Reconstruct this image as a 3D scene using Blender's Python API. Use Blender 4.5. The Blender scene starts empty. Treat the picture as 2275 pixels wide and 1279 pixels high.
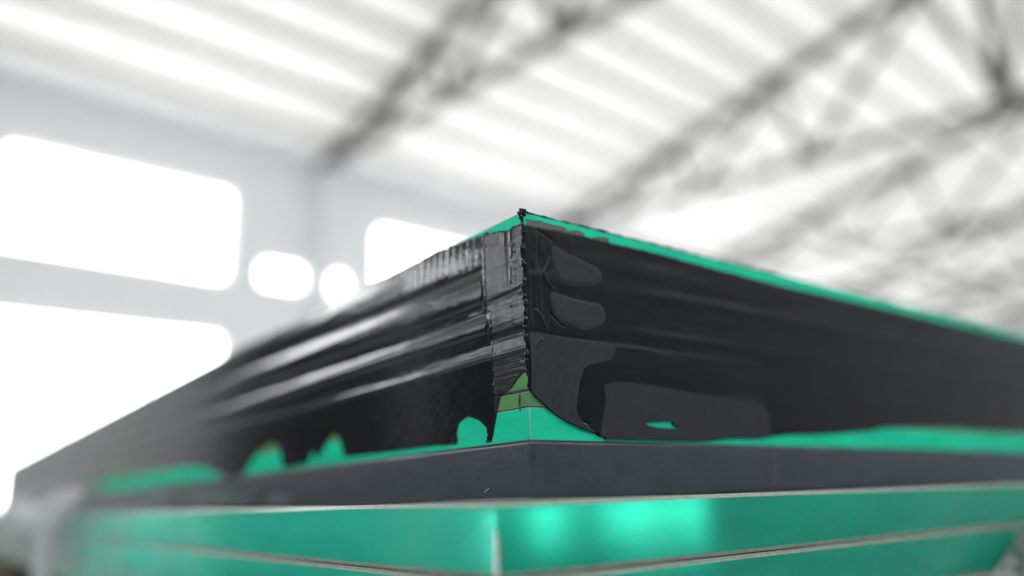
import bpy, bmesh, math, random
import numpy as np
from mathutils import Matrix, Vector

S = bpy.context.scene
COL = S.collection
# ------------------------------------------------------------------ camera, world, exposure
EYE = 1.20                                    # eye height above the hall floor (m)
FPX = 1714.9                                  # focal length in pixels of a 2275 px wide frame
CX, CY = 1137.5, 639.5
ROT = np.array([[0.79456909, -0.13579281, -0.59179412],
                [-0.60639354, -0.22686984, -0.76211348],
                [-0.03077071, 0.96441194, -0.26260765]])   # camera axes in the scene
cam_d = bpy.data.cameras.new('camera')
cam = bpy.data.objects.new('camera', cam_d)
COL.objects.link(cam)
S.camera = cam
cam_d.sensor_width = 36.0
cam_d.lens = 36.0 * FPX / 2275.0
cam_d.clip_start = 0.01
cam_d.clip_end = 300
m4 = Matrix.Identity(4)
for i in range(3):
    for j in range(3):
        m4[i][j] = ROT[i][j]
m4[2][3] = EYE
cam.matrix_world = m4
cam_d.dof.use_dof = True
cam_d.dof.aperture_fstop = 3.1

world = bpy.data.worlds.new('overcast_sky')
S.world = world
world.use_nodes = True
bg = world.node_tree.nodes['Background']
bg.inputs['Color'].default_value = (0.97, 0.985, 1.0, 1)
bg.inputs['Strength'].default_value = 6.0
S.view_settings.view_transform = 'Standard'
S.view_settings.look = 'None'
S.view_settings.gamma = 1.0
S.view_settings.use_curve_mapping = False
S.view_settings.exposure = 0.95
S.cycles.max_bounces = 16
S.cycles.transmission_bounces = 16
S.cycles.transparent_max_bounces = 16

# ------------------------------------------------------------------ sight lines and planes
def ray(x, y):
    v = np.array([x - CX, -(y - CY), -FPX])
    return ROT @ (v / np.linalg.norm(v))
XC, YC = 0.12162, 0.15116                     # the vertical corner of the stacked units
def on_left(x, y, X=XC):                      # -> (distance from corner, height) in mm on the left face
    d = ray(x, y); p = d * X / d[0]
    return ((p[1] - YC) * 1000, p[2] * 1000)
def on_right(x, y, Y=YC):
    d = ray(x, y); p = d * Y / d[1]
    return ((p[0] - XC) * 1000, p[2] * 1000)
def PL(pts, f):
    return np.array([f(*p) for p in pts])
corner = np.array([XC, YC, 0.045])
cam_d.dof.focus_distance = float(-(ROT.T @ corner)[2])

# ------------------------------------------------------------------ object helpers
def link(name, verts, faces, mat, parent=None, smooth=False, mats=None):
    me = bpy.data.meshes.new(name)
    me.from_pydata([tuple(v) for v in verts], [], faces)
    me.update()
    o = bpy.data.objects.new(name, me)
    COL.objects.link(o)
    if mat: me.materials.append(mat)
    if mats:
        for m in mats[1]: me.materials.append(m)
        me.polygons.foreach_set('material_index', mats[0])
    if smooth:
        me.polygons.foreach_set('use_smooth', [True] * len(me.polygons))
    if parent: o.parent = parent
    return o
def empty(name, loc=(0, 0, 0), rz=0.0):
    o = bpy.data.objects.new(name, None)
    COL.objects.link(o)
    o.location = loc; o.rotation_euler = (0, 0, rz)
    o.empty_display_size = 0.05
    return o
def tag(o, label, cat, group=None):
    o['label'] = label; o['category'] = cat
    if group: o['group'] = group
    return o
def struct(o):
    o['kind'] = 'structure'; return o
class MB:
    def __init__(s): s.v = []; s.f = []
    def add(s, v, f):
        b = len(s.v); s.v += [tuple(p) for p in v]; s.f += [tuple(i + b for i in q) for q in f]
    def box(s, a, b):
        x0, y0, z0 = a; x1, y1, z1 = b
        s.add([(x0,y0,z0),(x1,y0,z0),(x1,y1,z0),(x0,y1,z0),(x0,y0,z1),(x1,y0,z1),(x1,y1,z1),(x0,y1,z1)],
              [(0,3,2,1),(4,5,6,7),(0,1,5,4),(1,2,6,5),(2,3,7,6),(3,0,4,7)])
    def bar(s, p, q, w, h, up=(0, 0, 1)):
        p = Vector(p); q = Vector(q); d = (q - p).normalized(); u = Vector(up)
        side = d.cross(u)
        if side.length < 1e-3: side = d.cross(Vector((1, 0, 0)))
        side.normalize(); u = side.cross(d)
        v = []
        for e in (p, q):
            for a, b in ((-1,-1),(1,-1),(1,1),(-1,1)):
                v.append(e + side * (a * w / 2) + u * (b * h / 2))
        s.add(v, [(0,3,2,1),(4,5,6,7),(0,1,5,4),(1,2,6,5),(2,3,7,6),(3,0,4,7)])
    def angle(s, p, q, w, t, up=(0, 0, 1)):                # double angle section: a T of two thin bars
        p = Vector(p); q = Vector(q); u = Vector(up)
        d = (q - p).normalized(); side = d.cross(u); side.normalize(); u = side.cross(d)
        s.bar(p, q, w, t, up)
        s.bar(p + u * (w * 0.35), q + u * (w * 0.35), t, w * 0.7, up)
    def build(s, name, mat, parent=None, smooth=False):
        return link(name, s.v, s.f, mat, parent, smooth)
def tube(path, radii, n=10, jit=0.0, rng=None):
    v = []; f = []
    P = [Vector(p) for p in path]
    for i, p in enumerate(P):
        d = (P[min(i + 1, len(P) - 1)] - P[max(i - 1, 0)]).normalized()
        a = d.cross(Vector((0.3, 0.5, 0.81))); a.normalize(); b = d.cross(a)
        for k in range(n):
            t = 2 * math.pi * k / n
            r = radii[i] * (1 + (rng.uniform(-jit, jit) if rng else 0))
            v.append(p + a * (r * math.cos(t)) + b * (r * math.sin(t)))
    for i in range(len(P) - 1):
        for k in range(n):
            f.append((i*n + k, i*n + (k+1) % n, (i+1)*n + (k+1) % n, (i+1)*n + k))
    f.append(tuple(range(n - 1, -1, -1))); f.append(tuple((len(P)-1)*n + k for k in range(n)))
    return v, f

# ------------------------------------------------------------------ materials
def new_mat(name):
    m = bpy.data.materials.new(name); m.use_nodes = True
    nt = m.node_tree; b = nt.nodes['Principled BSDF']
    return m, nt, b
def noise_node(nt, scale, detail=4, rough=0.55, vec=None, stretch=None):
    tc = nt.nodes.new('ShaderNodeTexCoord'); n = nt.nodes.new('ShaderNodeTexNoise')
    n.inputs['Scale'].default_value = scale; n.inputs['Detail'].default_value = detail
    n.inputs['Roughness'].default_value = rough
    if stretch:
        mp = nt.nodes.new('ShaderNodeMapping'); mp.inputs['Scale'].default_value = stretch
        nt.links.new(tc.outputs['Object'], mp.inputs['Vector']); nt.links.new(mp.outputs['Vector'], n.inputs['Vector'])
    else:
        nt.links.new(tc.outputs['Object'], n.inputs['Vector'])
    return n
def ramp(nt, src, stops):
    r = nt.nodes.new('ShaderNodeValToRGB')
    el = r.color_ramp.elements
    while len(el) < len(stops): el.new(0.5)
    for e, (p, c) in zip(el, stops): e.position = p; e.color = (*c, 1)
    nt.links.new(src, r.inputs['Fac'])
    return r
def painted(name, c0, c1, scale, rough=0.6, metallic=0.0, bump=0.0, stretch=None, spec=0.5, detail=4):
    m, nt, b = new_mat(name)
    n = noise_node(nt, scale, detail, stretch=stretch)
    r = ramp(nt, n.outputs['Fac'], [(0.3, c0), (0.7, c1)])
    nt.links.new(r.outputs['Color'], b.inputs['Base Color'])
    b.inputs['Roughness'].default_value = rough; b.inputs['Metallic'].default_value = metallic
    b.inputs['Specular IOR Level'].default_value = spec
    if bump:
        bp = nt.nodes.new('ShaderNodeBump'); bp.inputs['Strength'].default_value = bump
        bp.inputs['Distance'].default_value = 0.0004
        nt.links.new(n.outputs['Fac'], bp.inputs['Height']); nt.links.new(bp.outputs['Normal'], b.inputs['Normal'])
    return m
def green_glass(name, rough, dens, color=(0.28, 0.935, 0.84)):
    m = bpy.data.materials.new(name); m.use_nodes = True
    nt = m.node_tree; nt.nodes.clear()
    out = nt.nodes.new('ShaderNodeOutputMaterial')
    g = nt.nodes.new('ShaderNodeBsdfGlass'); g.inputs['IOR'].default_value = 1.52
    n = noise_node(nt, 40, 5, stretch=(1, 1, 10))
    mr = nt.nodes.new('ShaderNodeMapRange')
    mr.inputs['To Min'].default_value = rough * 0.6; mr.inputs['To Max'].default_value = rough * 1.4
    nt.links.new(n.outputs['Fac'], mr.inputs['Value']); nt.links.new(mr.outputs['Result'], g.inputs['Roughness'])
    v = nt.nodes.new('ShaderNodeVolumeAbsorption')
    v.inputs['Color'].default_value = (*color, 1); v.inputs['Density'].default_value = dens
    nt.links.new(g.outputs[0], out.inputs['Surface']); nt.links.new(v.outputs[0], out.inputs['Volume'])
    return m
def frosted_edge(name, rough, dens, albedo, mixf, color=(0.28, 0.935, 0.84)):
    m = green_glass(name, rough, dens, color)
    nt = m.node_tree
    out = [n for n in nt.nodes if n.type == 'OUTPUT_MATERIAL'][0]
    g = [n for n in nt.nodes if n.type == 'BSDF_GLASS'][0]
    df = nt.nodes.new('ShaderNodeBsdfDiffuse')
    n = noise_node(nt, 70, 6, stretch=(0.5, 0.5, 2.5))
    r = ramp(nt, n.outputs['Fac'], [(0.3, tuple(c * 0.78 for c in albedo)), (0.7, albedo)])
    nt.links.new(r.outputs['Color'], df.inputs['Color'])
    mx = nt.nodes.new('ShaderNodeMixShader'); mx.inputs[0].default_value = mixf
    nt.links.new(g.outputs[0], mx.inputs[1]); nt.links.new(df.outputs[0], mx.inputs[2])
    nt.links.new(mx.outputs[0], out.inputs['Surface'])
    return m
def window_glass(name):
    m = bpy.data.materials.new(name); m.use_nodes = True
    nt = m.node_tree; nt.nodes.clear()
    out = nt.nodes.new('ShaderNodeOutputMaterial')
    t = nt.nodes.new('ShaderNodeBsdfTransparent'); t.inputs['Color'].default_value = (0.95, 0.97, 0.97, 1)
    g = nt.nodes.new('ShaderNodeBsdfGlossy'); g.inputs['Roughness'].default_value = 0.03
    fr = nt.nodes.new('ShaderNodeFresnel'); fr.inputs['IOR'].default_value = 1.2
    mx = nt.nodes.new('ShaderNodeMixShader')
    nt.links.new(fr.outputs[0], mx.inputs[0]); nt.links.new(t.outputs[0], mx.inputs[1]); nt.links.new(g.outputs[0], mx.inputs[2])
    nt.links.new(mx.outputs[0], out.inputs['Surface'])
    return m
def film(name, col, clear, rough=0.25):
    m = bpy.data.materials.new(name); m.use_nodes = True
    nt = m.node_tree; nt.nodes.clear()
    out = nt.nodes.new('ShaderNodeOutputMaterial')
    t = nt.nodes.new('ShaderNodeBsdfTransparent'); t.inputs['Color'].default_value = (0.96, 0.97, 0.97, 1)
    tr = nt.nodes.new('ShaderNodeBsdfTranslucent'); tr.inputs['Color'].default_value = (*col, 1)
    df = nt.nodes.new('ShaderNodeBsdfDiffuse'); df.inputs['Color'].default_value = (*col, 1)
    gl = nt.nodes.new('ShaderNodeBsdfGlossy'); gl.inputs['Roughness'].default_value = rough
    a = nt.nodes.new('ShaderNodeMixShader'); a.inputs[0].default_value = 0.5
    b = nt.nodes.new('ShaderNodeMixShader'); b.inputs[0].default_value = 0.28
    c = nt.nodes.new('ShaderNodeMixShader')
    n = noise_node(nt, 30, 5, stretch=(1, 1, 0.4))
    mr = nt.nodes.new('ShaderNodeMapRange')
    mr.inputs['From Min'].default_value = 0.3; mr.inputs['From Max'].default_value = 0.7
    mr.inputs['To Min'].default_value = max(0, clear - 0.2); mr.inputs['To Max'].default_value = min(1, clear + 0.2)
    nt.links.new(n.outputs['Fac'], mr.inputs['Value']); nt.links.new(mr.outputs['Result'], c.inputs[0])
    nt.links.new(tr.outputs[0], a.inputs[1]); nt.links.new(df.outputs[0], a.inputs[2])
    nt.links.new(a.outputs[0], b.inputs[1]); nt.links.new(gl.outputs[0], b.inputs[2])
    nt.links.new(b.outputs[0], c.inputs[1]); nt.links.new(t.outputs[0], c.inputs[2])
    nt.links.new(c.outputs[0], out.inputs['Surface'])
    return m

M = {}
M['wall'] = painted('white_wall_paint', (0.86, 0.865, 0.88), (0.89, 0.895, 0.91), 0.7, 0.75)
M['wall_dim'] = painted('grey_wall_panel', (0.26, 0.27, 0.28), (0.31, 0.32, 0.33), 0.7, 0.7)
def translucent_sheet(name, col, tr):          # white roofing, its translucency added to brighten the underside
    m, nt, b = new_mat(name)
    nt.nodes.remove(b)
    out = [n for n in nt.nodes if n.type == 'OUTPUT_MATERIAL'][0]
    df = nt.nodes.new('ShaderNodeBsdfDiffuse'); df.inputs['Color'].default_value = (*col, 1)
    tl = nt.nodes.new('ShaderNodeBsdfTranslucent'); tl.inputs['Color'].default_value = (0.98, 0.965, 0.945, 1)
    n = noise_node(nt, 0.25, 3)
    mr = nt.nodes.new('ShaderNodeMapRange'); mr.inputs['To Min'].default_value = tr * 0.8; mr.inputs['To Max'].default_value = tr * 1.2
    mx = nt.nodes.new('ShaderNodeMixShader')
    nt.links.new(n.outputs['Fac'], mr.inputs['Value']); nt.links.new(mr.outputs['Result'], mx.inputs[0])
    nt.links.new(df.outputs[0], mx.inputs[1]); nt.links.new(tl.outputs[0], mx.inputs[2]); nt.links.new(mx.outputs[0], out.inputs['Surface'])
    return m
M['roof'] = translucent_sheet('translucent_roof_sheet', (0.81, 0.80, 0.785), 0.042)
M['steel'] = painted('grey_painted_steel', (0.070, 0.065, 0.058), (0.10, 0.095, 0.085), 3.0, 0.6)
M['purlin'] = painted('galvanised_purlin_steel', (0.62, 0.61, 0.59), (0.68, 0.67, 0.65), 2.0, 0.5)
M['floor'] = painted('concrete_floor', (0.62, 0.62, 0.62), (0.70, 0.70, 0.70), 0.6, 0.55)
M['yard'] = painted('pale_yard_concrete', (0.72, 0.72, 0.70), (0.82, 0.81, 0.79), 0.3, 0.9)
M['frame'] = painted('white_window_aluminium', (0.74, 0.75, 0.76), (0.80, 0.80, 0.81), 2.0, 0.4)
M['pane'] = window_glass('clear_window_pane')
M['seal_gloss'] = painted('glossy_black_sealant', (0.006, 0.0065, 0.008), (0.011, 0.012, 0.014), 120, 0.13, bump=0.04, stretch=(1, 0.15, 1.6), spec=0.36)
M['seal_matt'] = painted('matt_black_sealant', (0.004, 0.005, 0.0075), (0.007, 0.0085, 0.012), 160, 0.32, bump=0.10, stretch=(0.2, 1, 1.6), spec=0.28)
M['seal_wiped'] = painted('wiped_black_sealant', (0.006, 0.0065, 0.008), (0.010, 0.011, 0.014), 140, 0.25, bump=0.08, stretch=(1, 1.6, 0.25), spec=0.36)
M['shell_chip'] = painted('shell_chipped_glass', (0.035, 0.05, 0.04), (0.07, 0.09, 0.07), 300, 0.25)
M['seal_dull'] = painted('dull_skinned_sealant', (0.014, 0.017, 0.022), (0.021, 0.025, 0.031), 220, 0.60, bump=0.10)
M['seal_band'] = painted('dark_grey_edge_tape', (0.045, 0.058, 0.074), (0.068, 0.082, 0.100), 180, 0.34, bump=0.18, stretch=(0.5, 0.5, 1), detail=7)
M['tape_scuff'] = painted('scuffed_edge_tape', (0.075, 0.078, 0.095), (0.11, 0.115, 0.135), 300, 0.5)
M['seal_film'] = painted('smeared_sealant_film', (0.09, 0.10, 0.085), (0.16, 0.18, 0.14), 500, 0.45)
M['spacer'] = painted('black_spacer_bar', (0.012, 0.012, 0.013), (0.02, 0.02, 0.02), 50, 0.5)
M['glass_unit'] = green_glass('green_tinted_glass', 0.32, 3.0)
M['glass_sheet'] = green_glass('thick_green_sheet_glass', 0.08, 3.0)
M['edge_unit'] = frosted_edge('frosted_green_glass_edge', 0.15, 3.0, (0.035, 0.97, 0.60), 0.9)
M['edge_sheet'] = frosted_edge('satin_green_glass_edge', 0.11, 3.0, (0.015, 0.92, 0.62), 0.36)
M['edge_glint'] = painted('glinting_nibbled_edge', (0.20, 0.62, 0.48), (0.45, 0.85, 0.74), 900, 0.3)
M['edge_olive'] = frosted_edge('frosted_olive_glass_edge', 0.15, 3.0, (0.19, 0.52, 0.20), 0.85)
M['arris'] = painted('ground_glass_arris', (0.33, 0.38, 0.32), (0.44, 0.49, 0.42), 400, 0.20)
M['chip'] = painted('ground_white_glass_corner', (0.70, 0.71, 0.70), (0.82, 0.82, 0.81), 300, 0.55)
M['wood'] = painted('worn_brown_timber', (0.10, 0.065, 0.045), (0.20, 0.14, 0.10), 6, 0.8, stretch=(1, 8, 8), bump=0.2)
M['rack'] = painted('dark_rack_steel', (0.05, 0.05, 0.055), (0.09, 0.09, 0.095), 8, 0.5, metallic=0.3)
M['film'] = film('white_stretch_film', (0.95, 0.97, 0.98), 0.04)
M['film_thin'] = film('thin_clear_film', (0.88, 0.91, 0.90), 0.45)
def fade_film(m, near):                         # single layer at the open edge, many layers towards the knot
    nt = m.node_tree
    mr = [n for n in nt.nodes if n.type == 'MAP_RANGE'][0]; c = mr.outputs['Result'].links[0].to_node
    tc = nt.nodes.new('ShaderNodeTexCoord'); sp = nt.nodes.new('ShaderNodeSeparateXYZ')
    nt.links.new(tc.outputs['Generated'], sp.inputs[0])
    g = nt.nodes.new('ShaderNodeMapRange'); g.inputs['From Max'].default_value = 0.26
    g.inputs['To Min'].default_value = near; g.inputs['To Max'].default_value = 0.0
    nt.links.new(sp.outputs['Y'], g.inputs['Value'])
    ad = nt.nodes.new('ShaderNodeMath'); ad.operation = 'ADD'; ad.use_clamp = True
    nt.links.new(mr.outputs['Result'], ad.inputs[0]); nt.links.new(g.outputs['Result'], ad.inputs[1]); nt.links.new(ad.outputs[0], c.inputs[0])
fade_film(M['film_thin'], 0.7)
M['film_veil'] = film('thin_milky_film', (0.80, 0.86, 0.95), 0.62)
fade_film(M['film_veil'], 0.35)
M['film_grey'] = film('grey_plastic_film', (0.50, 0.50, 0.49), 0.42)

# ------------------------------------------------------------------ the hall (built in its own frame, turned 3.5 degrees)
TURN = math.atan(0.061)
D = 11.978                                    # camera to left wall
SPAN = 18.3; RIDGE = 9.15
X0, X1 = -18.0, 48.0
EAVE = EYE + 6.02; PITCH = 0.205
cT, sT = math.cos(TURN), math.sin(TURN)
def hw(x, u, z):                              # hall coordinates: along wall, away from wall, height above floor
    y = D - u
    return (x * cT - y * sT, x * sT + y * cT, z)
class HB(MB):
    def build(s, name, mat, parent=None, smooth=False):
        s.v = [hw(*p) for p in s.v]
        s.f = [tuple(reversed(q)) for q in s.f]
        return link(name, s.v, s.f, mat, parent, smooth)
def roof_z(u): return EAVE + PITCH * (u if u <= RIDGE else 2 * RIDGE - u)

m = HB(); m.box((X0, 0, -0.15), (X1, SPAN, 0.0)); struct(m.build('floor', M['floor']))
m = HB(); m.box((X0 - 20, -60, -0.5), (X1 + 20, -0.3, -0.16)); struct(m.build('ground', M['yard']))
# roof: ribbed sheets on both slopes
m = HB()
for a, b in ((-0.4, RIDGE), (RIDGE, SPAN + 0.4)):
    n = int((X1 - X0) / 0.25)
    v = []; f = []
    for i in range(n * 2 + 1):
        x = X0 + i * 0.125
        dz = 0.035 if i % 2 else 0.0
        for u in (a, b): v.append((x, u, roof_z(u) + 0.16 + dz))
    for i in range(n * 2):
        k = i * 2
        f.append((k, k+1, k+3, k+2))
    m.add(v, f)
ceiling = struct(m.build('ceiling', M['roof']))
k = 0
PURL = (0.02, 0.60, 1.55, 2.45, 3.28, 4.10, 4.88, 5.66, 6.44, 7.25, 8.05, 8.85)
for side in (0, 1):
    for u in PURL:
        uu = u if side == 0 else SPAN - u
        m = HB(); z = roof_z(uu)
        m.box((X0, uu - 0.045, z + 0.0), (X1, uu + 0.045, z + 0.012))
        m.box((X0, uu - 0.035, z + 0.0), (X1, uu - 0.028, z + 0.155))
        m.box((X0, uu - 0.045, z + 0.143), (X1, uu + 0.045, z + 0.155))
        m.build('purlin', M['purlin'], ceiling)

# walls
BAY = 6.0; COLX = 6.05
bays = range(-3, 7)
def zrel(z): return z + EYE
opens = []                                    # x0, x1, z0, z1
for b in bays:
    o = b * BAY
    opens.append((o + 1.25, o + 4.42, zrel(3.57), zrel(5.02)))
    opens.append((o + 5.03, o + 5.76, zrel(3.60), zrel(3.96)))
    if b < 6: opens.append((o + 6.24, o + 6.62, zrel(3.60), zrel(3.96)))
    if b == 0: opens.append((o + 1.25, o + 4.42, zrel(0.1), zrel(2.60)))
for xa, xb in ((10.4, 11.3), (11.75, 12.0), (12.4, 14.3), (14.6, 16.9), (18.2, 19.3), (20.6, 22.4), (25.3, 28.4)): opens.append((xa, xb, zrel(0.1), zrel(2.60)))  # unseen lower windows, added to make bright patches in the green sheets
def holed_wall(opens, ua, ub):
    xs = sorted({X0, X1} | {o[0] for o in opens} | {o[1] for o in opens})
    zs = sorted({0.0, EAVE + 0.16} | {o[2] for o in opens} | {o[3] for o in opens})
    m = HB()
    for i in range(len(xs) - 1):
        run = None
        for j in range(len(zs) - 1):
            cx_, cz_ = (xs[i] + xs[i+1]) / 2, (zs[j] + zs[j+1]) / 2
            hole = any(o[0] < cx_ < o[1] and o[2] < cz_ < o[3] for o in opens)
            if not hole:
                if run is None: run = zs[j]
                top = zs[j+1]
            if run is not None and (hole or j == len(zs) - 2):
                m.box((xs[i], ua, run), (xs[i+1], ub, top)); run = None
    return m
m = holed_wall(opens, -0.24, 0.0)
wall_left = struct(m.build('wall_left', M['wall']))
for b in range(-3, 7):
    m = HB(); x = COLX + b * BAY
    m.box((x - 0.14, 0.0, 0), (x + 0.14, 0.012, EAVE)); m.box((x - 0.14, 0.248, 0), (x + 0.14, 0.26, EAVE))
    m.box((x - 0.006, 0.012, 0), (x + 0.006, 0.248, EAVE))
    m.box((x - 0.18, 0.0, EAVE - 0.012), (x + 0.18, 0.30, EAVE))
    m.build('column', M['wall'], wall_left)
for i, (da, db) in enumerate(((-11.9, -6.2), (-5.5, -2.6))):   # unseen dark doors, added to darken reflections in the left face
    d = struct(empty('added_door_%d' % (i + 1), hw(da, 0, 0))); d.rotation_euler = (0, 0, TURN)
    for q in range(9):
        m = MB(); m.box((0, -0.07, 0.03 + q * 0.46), (db - da, -0.02, 0.03 + q * 0.46 + 0.44)); m.build('added_door_panel', M['rack'], d)
    for xa in (-0.1, db - da):
        m = MB(); m.box((xa, -0.09, 0), (xa + 0.1, 0.0, 4.3)); m.build('added_door_jamb', M['frame'], d)
    m = MB(); m.box((-0.1, -0.12, 4.2), (db - da + 0.1, 0.0, 4.45)); m.build('added_door_head', M['rack'], d)
m = HB(); m.box((X0, 0.0, EAVE - 0.02), (X1, 0.10, EAVE + 0.14)); m.build('eave_beam', M['wall'], wall_left)
opens_r = [(b * BAY + 0.75, b * BAY + 5.35, 5.8, 6.9) for b in bays]  # unseen clerestory windows, added to throw light on the left wall
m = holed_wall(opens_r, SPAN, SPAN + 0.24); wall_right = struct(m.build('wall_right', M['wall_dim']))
for b in range(-3, 7):
    m = HB(); x = COLX + b * BAY
    m.box((x - 0.14, SPAN - 0.012, 0), (x + 0.14, SPAN, EAVE)); m.box((x - 0.14, SPAN - 0.26, 0), (x + 0.14, SPAN - 0.248, EAVE))
    m.box((x - 0.006, SPAN - 0.248, 0), (x + 0.006, SPAN - 0.012, EAVE))
    m.build('column', M['wall'], wall_right)
def gable(name, xa, xb, mat):
    m = HB()
    v = []
    for x in (xa, xb):
        v += [(x, -0.24, 0), (x, SPAN + 0.24, 0), (x, SPAN + 0.24, EAVE + 0.16), (x, RIDGE, roof_z(RIDGE) + 0.17), (x, -0.24, EAVE + 0.16)]
    m.add(v, [(0,1,2,3,4), (9,8,7,6,5)] + [(i, i+5, (i+1) % 5 + 5, (i+1) % 5) for i in range(5)])
    return struct(m.build(name, mat))
gable('wall_far', X1, X1 + 0.2, M['wall'])
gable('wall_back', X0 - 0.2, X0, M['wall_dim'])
for i, (xa, xb, za, zb, uw) in enumerate([o + (-0.12,) for o in opens] + [o + (SPAN + 0.12,) for o in opens_r]):  # builds the added lower and clerestory windows too
    w = struct(empty('window_%d' % (i + 1), hw((xa + xb) / 2, uw, za)))
    w.rotation_euler = (0, 0, TURN)
    W2 = (xb - xa) / 2; Hh = zb - za; t = 0.03
    fr = MB()
    fr.box((-W2, -0.03, 0), (W2, 0.03, t)); fr.box((-W2, -0.03, Hh - t), (W2, 0.03, Hh))
    fr.box((-W2, -0.03, t), (-W2 + t, 0.03, Hh - t)); fr.box((W2 - t, -0.03, t), (W2, 0.03, Hh - t))
    fr.build('window_frame', M['frame'], w)
    nm = max(1, round(2 * W2 / 1.1))
    for q in range(nm):
        x0 = -W2 + t + q * (2 * W2 - 2 * t) / nm; x1 = -W2 + t + (q + 1) * (2 * W2 - 2 * t) / nm
        p = MB(); p.add([(x0, 0, t), (x1, 0, t), (x1, 0, Hh - t), (x0, 0, Hh - t)], [(0, 1, 2, 3)])
        p.build('window_pane', M['pane'], w)
        if q:
            mu = MB(); mu.box((x0 - 0.014, -0.02, t), (x0 + 0.014, 0.02, Hh - t)); mu.build('mullion', M['frame'], w)

# roof trusses: rising top chord, falling bottom chord, king post
names = ['directly above the glass stack, out of the picture', 'springing from the column between the two large left wall windows',
         'second from the big window, its webs forming a W', 'third from the big window, crossing behind the upper right post',
         'fourth from the big window, pale and blurred at the right edge', 'fifth from the big window, faint above the right glass edge',
         'sixth from the big window, almost lost in the glare', 'seventh and last before the far end wall']
def bot_z(u):
    uu = u if u <= RIDGE else SPAN - u
    return EYE + 5.93 - 0.078 * uu
def make_truss():
    t = empty('roof_truss')
    tz = lambda u: roof_z(u) - 0.05
    for a, b in ((0.05, RIDGE), (SPAN - 0.05, RIDGE)):
        m = MB(); m.angle((0, -a, tz(a)), (0, -b, tz(b)), 0.22, 0.06); m.build('top_chord', M['steel'], t)
        m = MB(); m.angle((0, -a, bot_z(a)), (0, -b, bot_z(b)), 0.17, 0.05); m.build('bottom_chord', M['steel'], t)
    m = MB(); m.bar((0, -RIDGE, bot_z(RIDGE)), (0, -RIDGE, tz(RIDGE)), 0.16, 0.14); m.build('king_post', M['steel'], t)
    seq = [(0, 1.7), (1, 3.45), (0, 3.75), (1, 5.7), (0, 6.1), (1, 8.4), (0, RIDGE)]
    for mir in (0, 1):
        for (ka, ua), (kb, ub) in zip(seq[:-1], seq[1:]):
            if mir: ua, ub = SPAN - ua, SPAN - ub
            za = tz(ua) if ka else bot_z(ua); zb = tz(ub) if kb else bot_z(ub)
            m = MB(); m.bar((0, -ua, za), (0, -ub, zb), 0.10, 0.10); m.build('web', M['steel'], t)
        for kk, ua in seq[:-1]:
            if mir: ua = SPAN - ua
            z = tz(ua) if kk else bot_z(ua); dz = -0.09 if kk else 0.09
            m = MB(); m.box((-0.012, -ua - 0.16, z + dz - 0.1), (0.012, -ua + 0.16, z + dz + 0.1)); m.build('gusset_plate', M['steel'], t)
    for s_ in (0.12, SPAN - 0.12):
        m = MB(); m.box((-0.15, -s_ - 0.18, EAVE - 0.14), (0.15, -s_ + 0.1, EAVE)); m.build('bearing_plate', M['steel'], t)
    return t
def copy_tree(o):
    c = o.copy(); COL.objects.link(c)
    for ch in list(o.children):
        d = ch.copy(); COL.objects.link(d); d.parent = c
    return c
proto = make_truss()
for i in range(8):
    t = proto if i == 0 else copy_tree(proto)
    x = COLX + (i - 1) * BAY
    p = hw(x, 0, 0)
    t.location = p; t.rotation_euler = (0, 0, TURN)
    tag(t, 'grey steel roof truss ' + names[i], 'truss', 'steel roof trusses of the hall')

# ------------------------------------------------------------------ number fields
def hash2(ix, iy, seed):
    h = (ix.astype(np.int64) * 374761393 + iy.astype(np.int64) * 668265263 + seed * 974634777) & 0xFFFFFFFF
    h = ((h ^ (h >> 13)) * 1274126177) & 0xFFFFFFFF
    return ((h ^ (h >> 16)) & 0xFFFF) / 65535.0
def vn(x, y, seed=0):                          # smooth value noise, -1..1
    ix, iy = np.floor(x), np.floor(y); fx, fy = x - ix, y - iy
    fx = fx*fx*(3-2*fx); fy = fy*fy*(3-2*fy)
    a = hash2(ix, iy, seed); b = hash2(ix+1, iy, seed); c = hash2(ix, iy+1, seed); d = hash2(ix+1, iy+1, seed)
    return ((a*(1-fx)+b*fx)*(1-fy) + (c*(1-fx)+d*fx)*fy) * 2 - 1
def fbm(x, y, seed=0, n=3):
    r = 0; a = 1; t = 0
    for i in range(n):
        r = r + a * vn(x * 2**i, y * 2**i, seed + i); t += a; a *= 0.5
    return r / t
def sst(e0, e1, x):
    t = np.clip((x - e0) / (e1 - e0), 0, 1); return t*t*(3-2*t)
def sdist(poly, X, Y):                         # signed distance to a closed polygon, inside positive
    d = np.full(X.shape, 1e9); ins = np.zeros(X.shape, bool)
    n = len(poly)
    for i in range(n):
        ax, ay = poly[i]; bx, by = poly[(i+1) % n]
        ex, ey = bx-ax, by-ay
        t = np.clip(((X-ax)*ex + (Y-ay)*ey) / (ex*ex + ey*ey + 1e-12), 0, 1)
        d = np.minimum(d, np.hypot(X-ax-t*ex, Y-ay-t*ey))
        c = ((ay > Y) != (by > Y)) & (X < (bx-ax) * (Y-ay) / (by-ay + 1e-12) + ax)
        ins ^= c
    return np.where(ins, d, -d)
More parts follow.
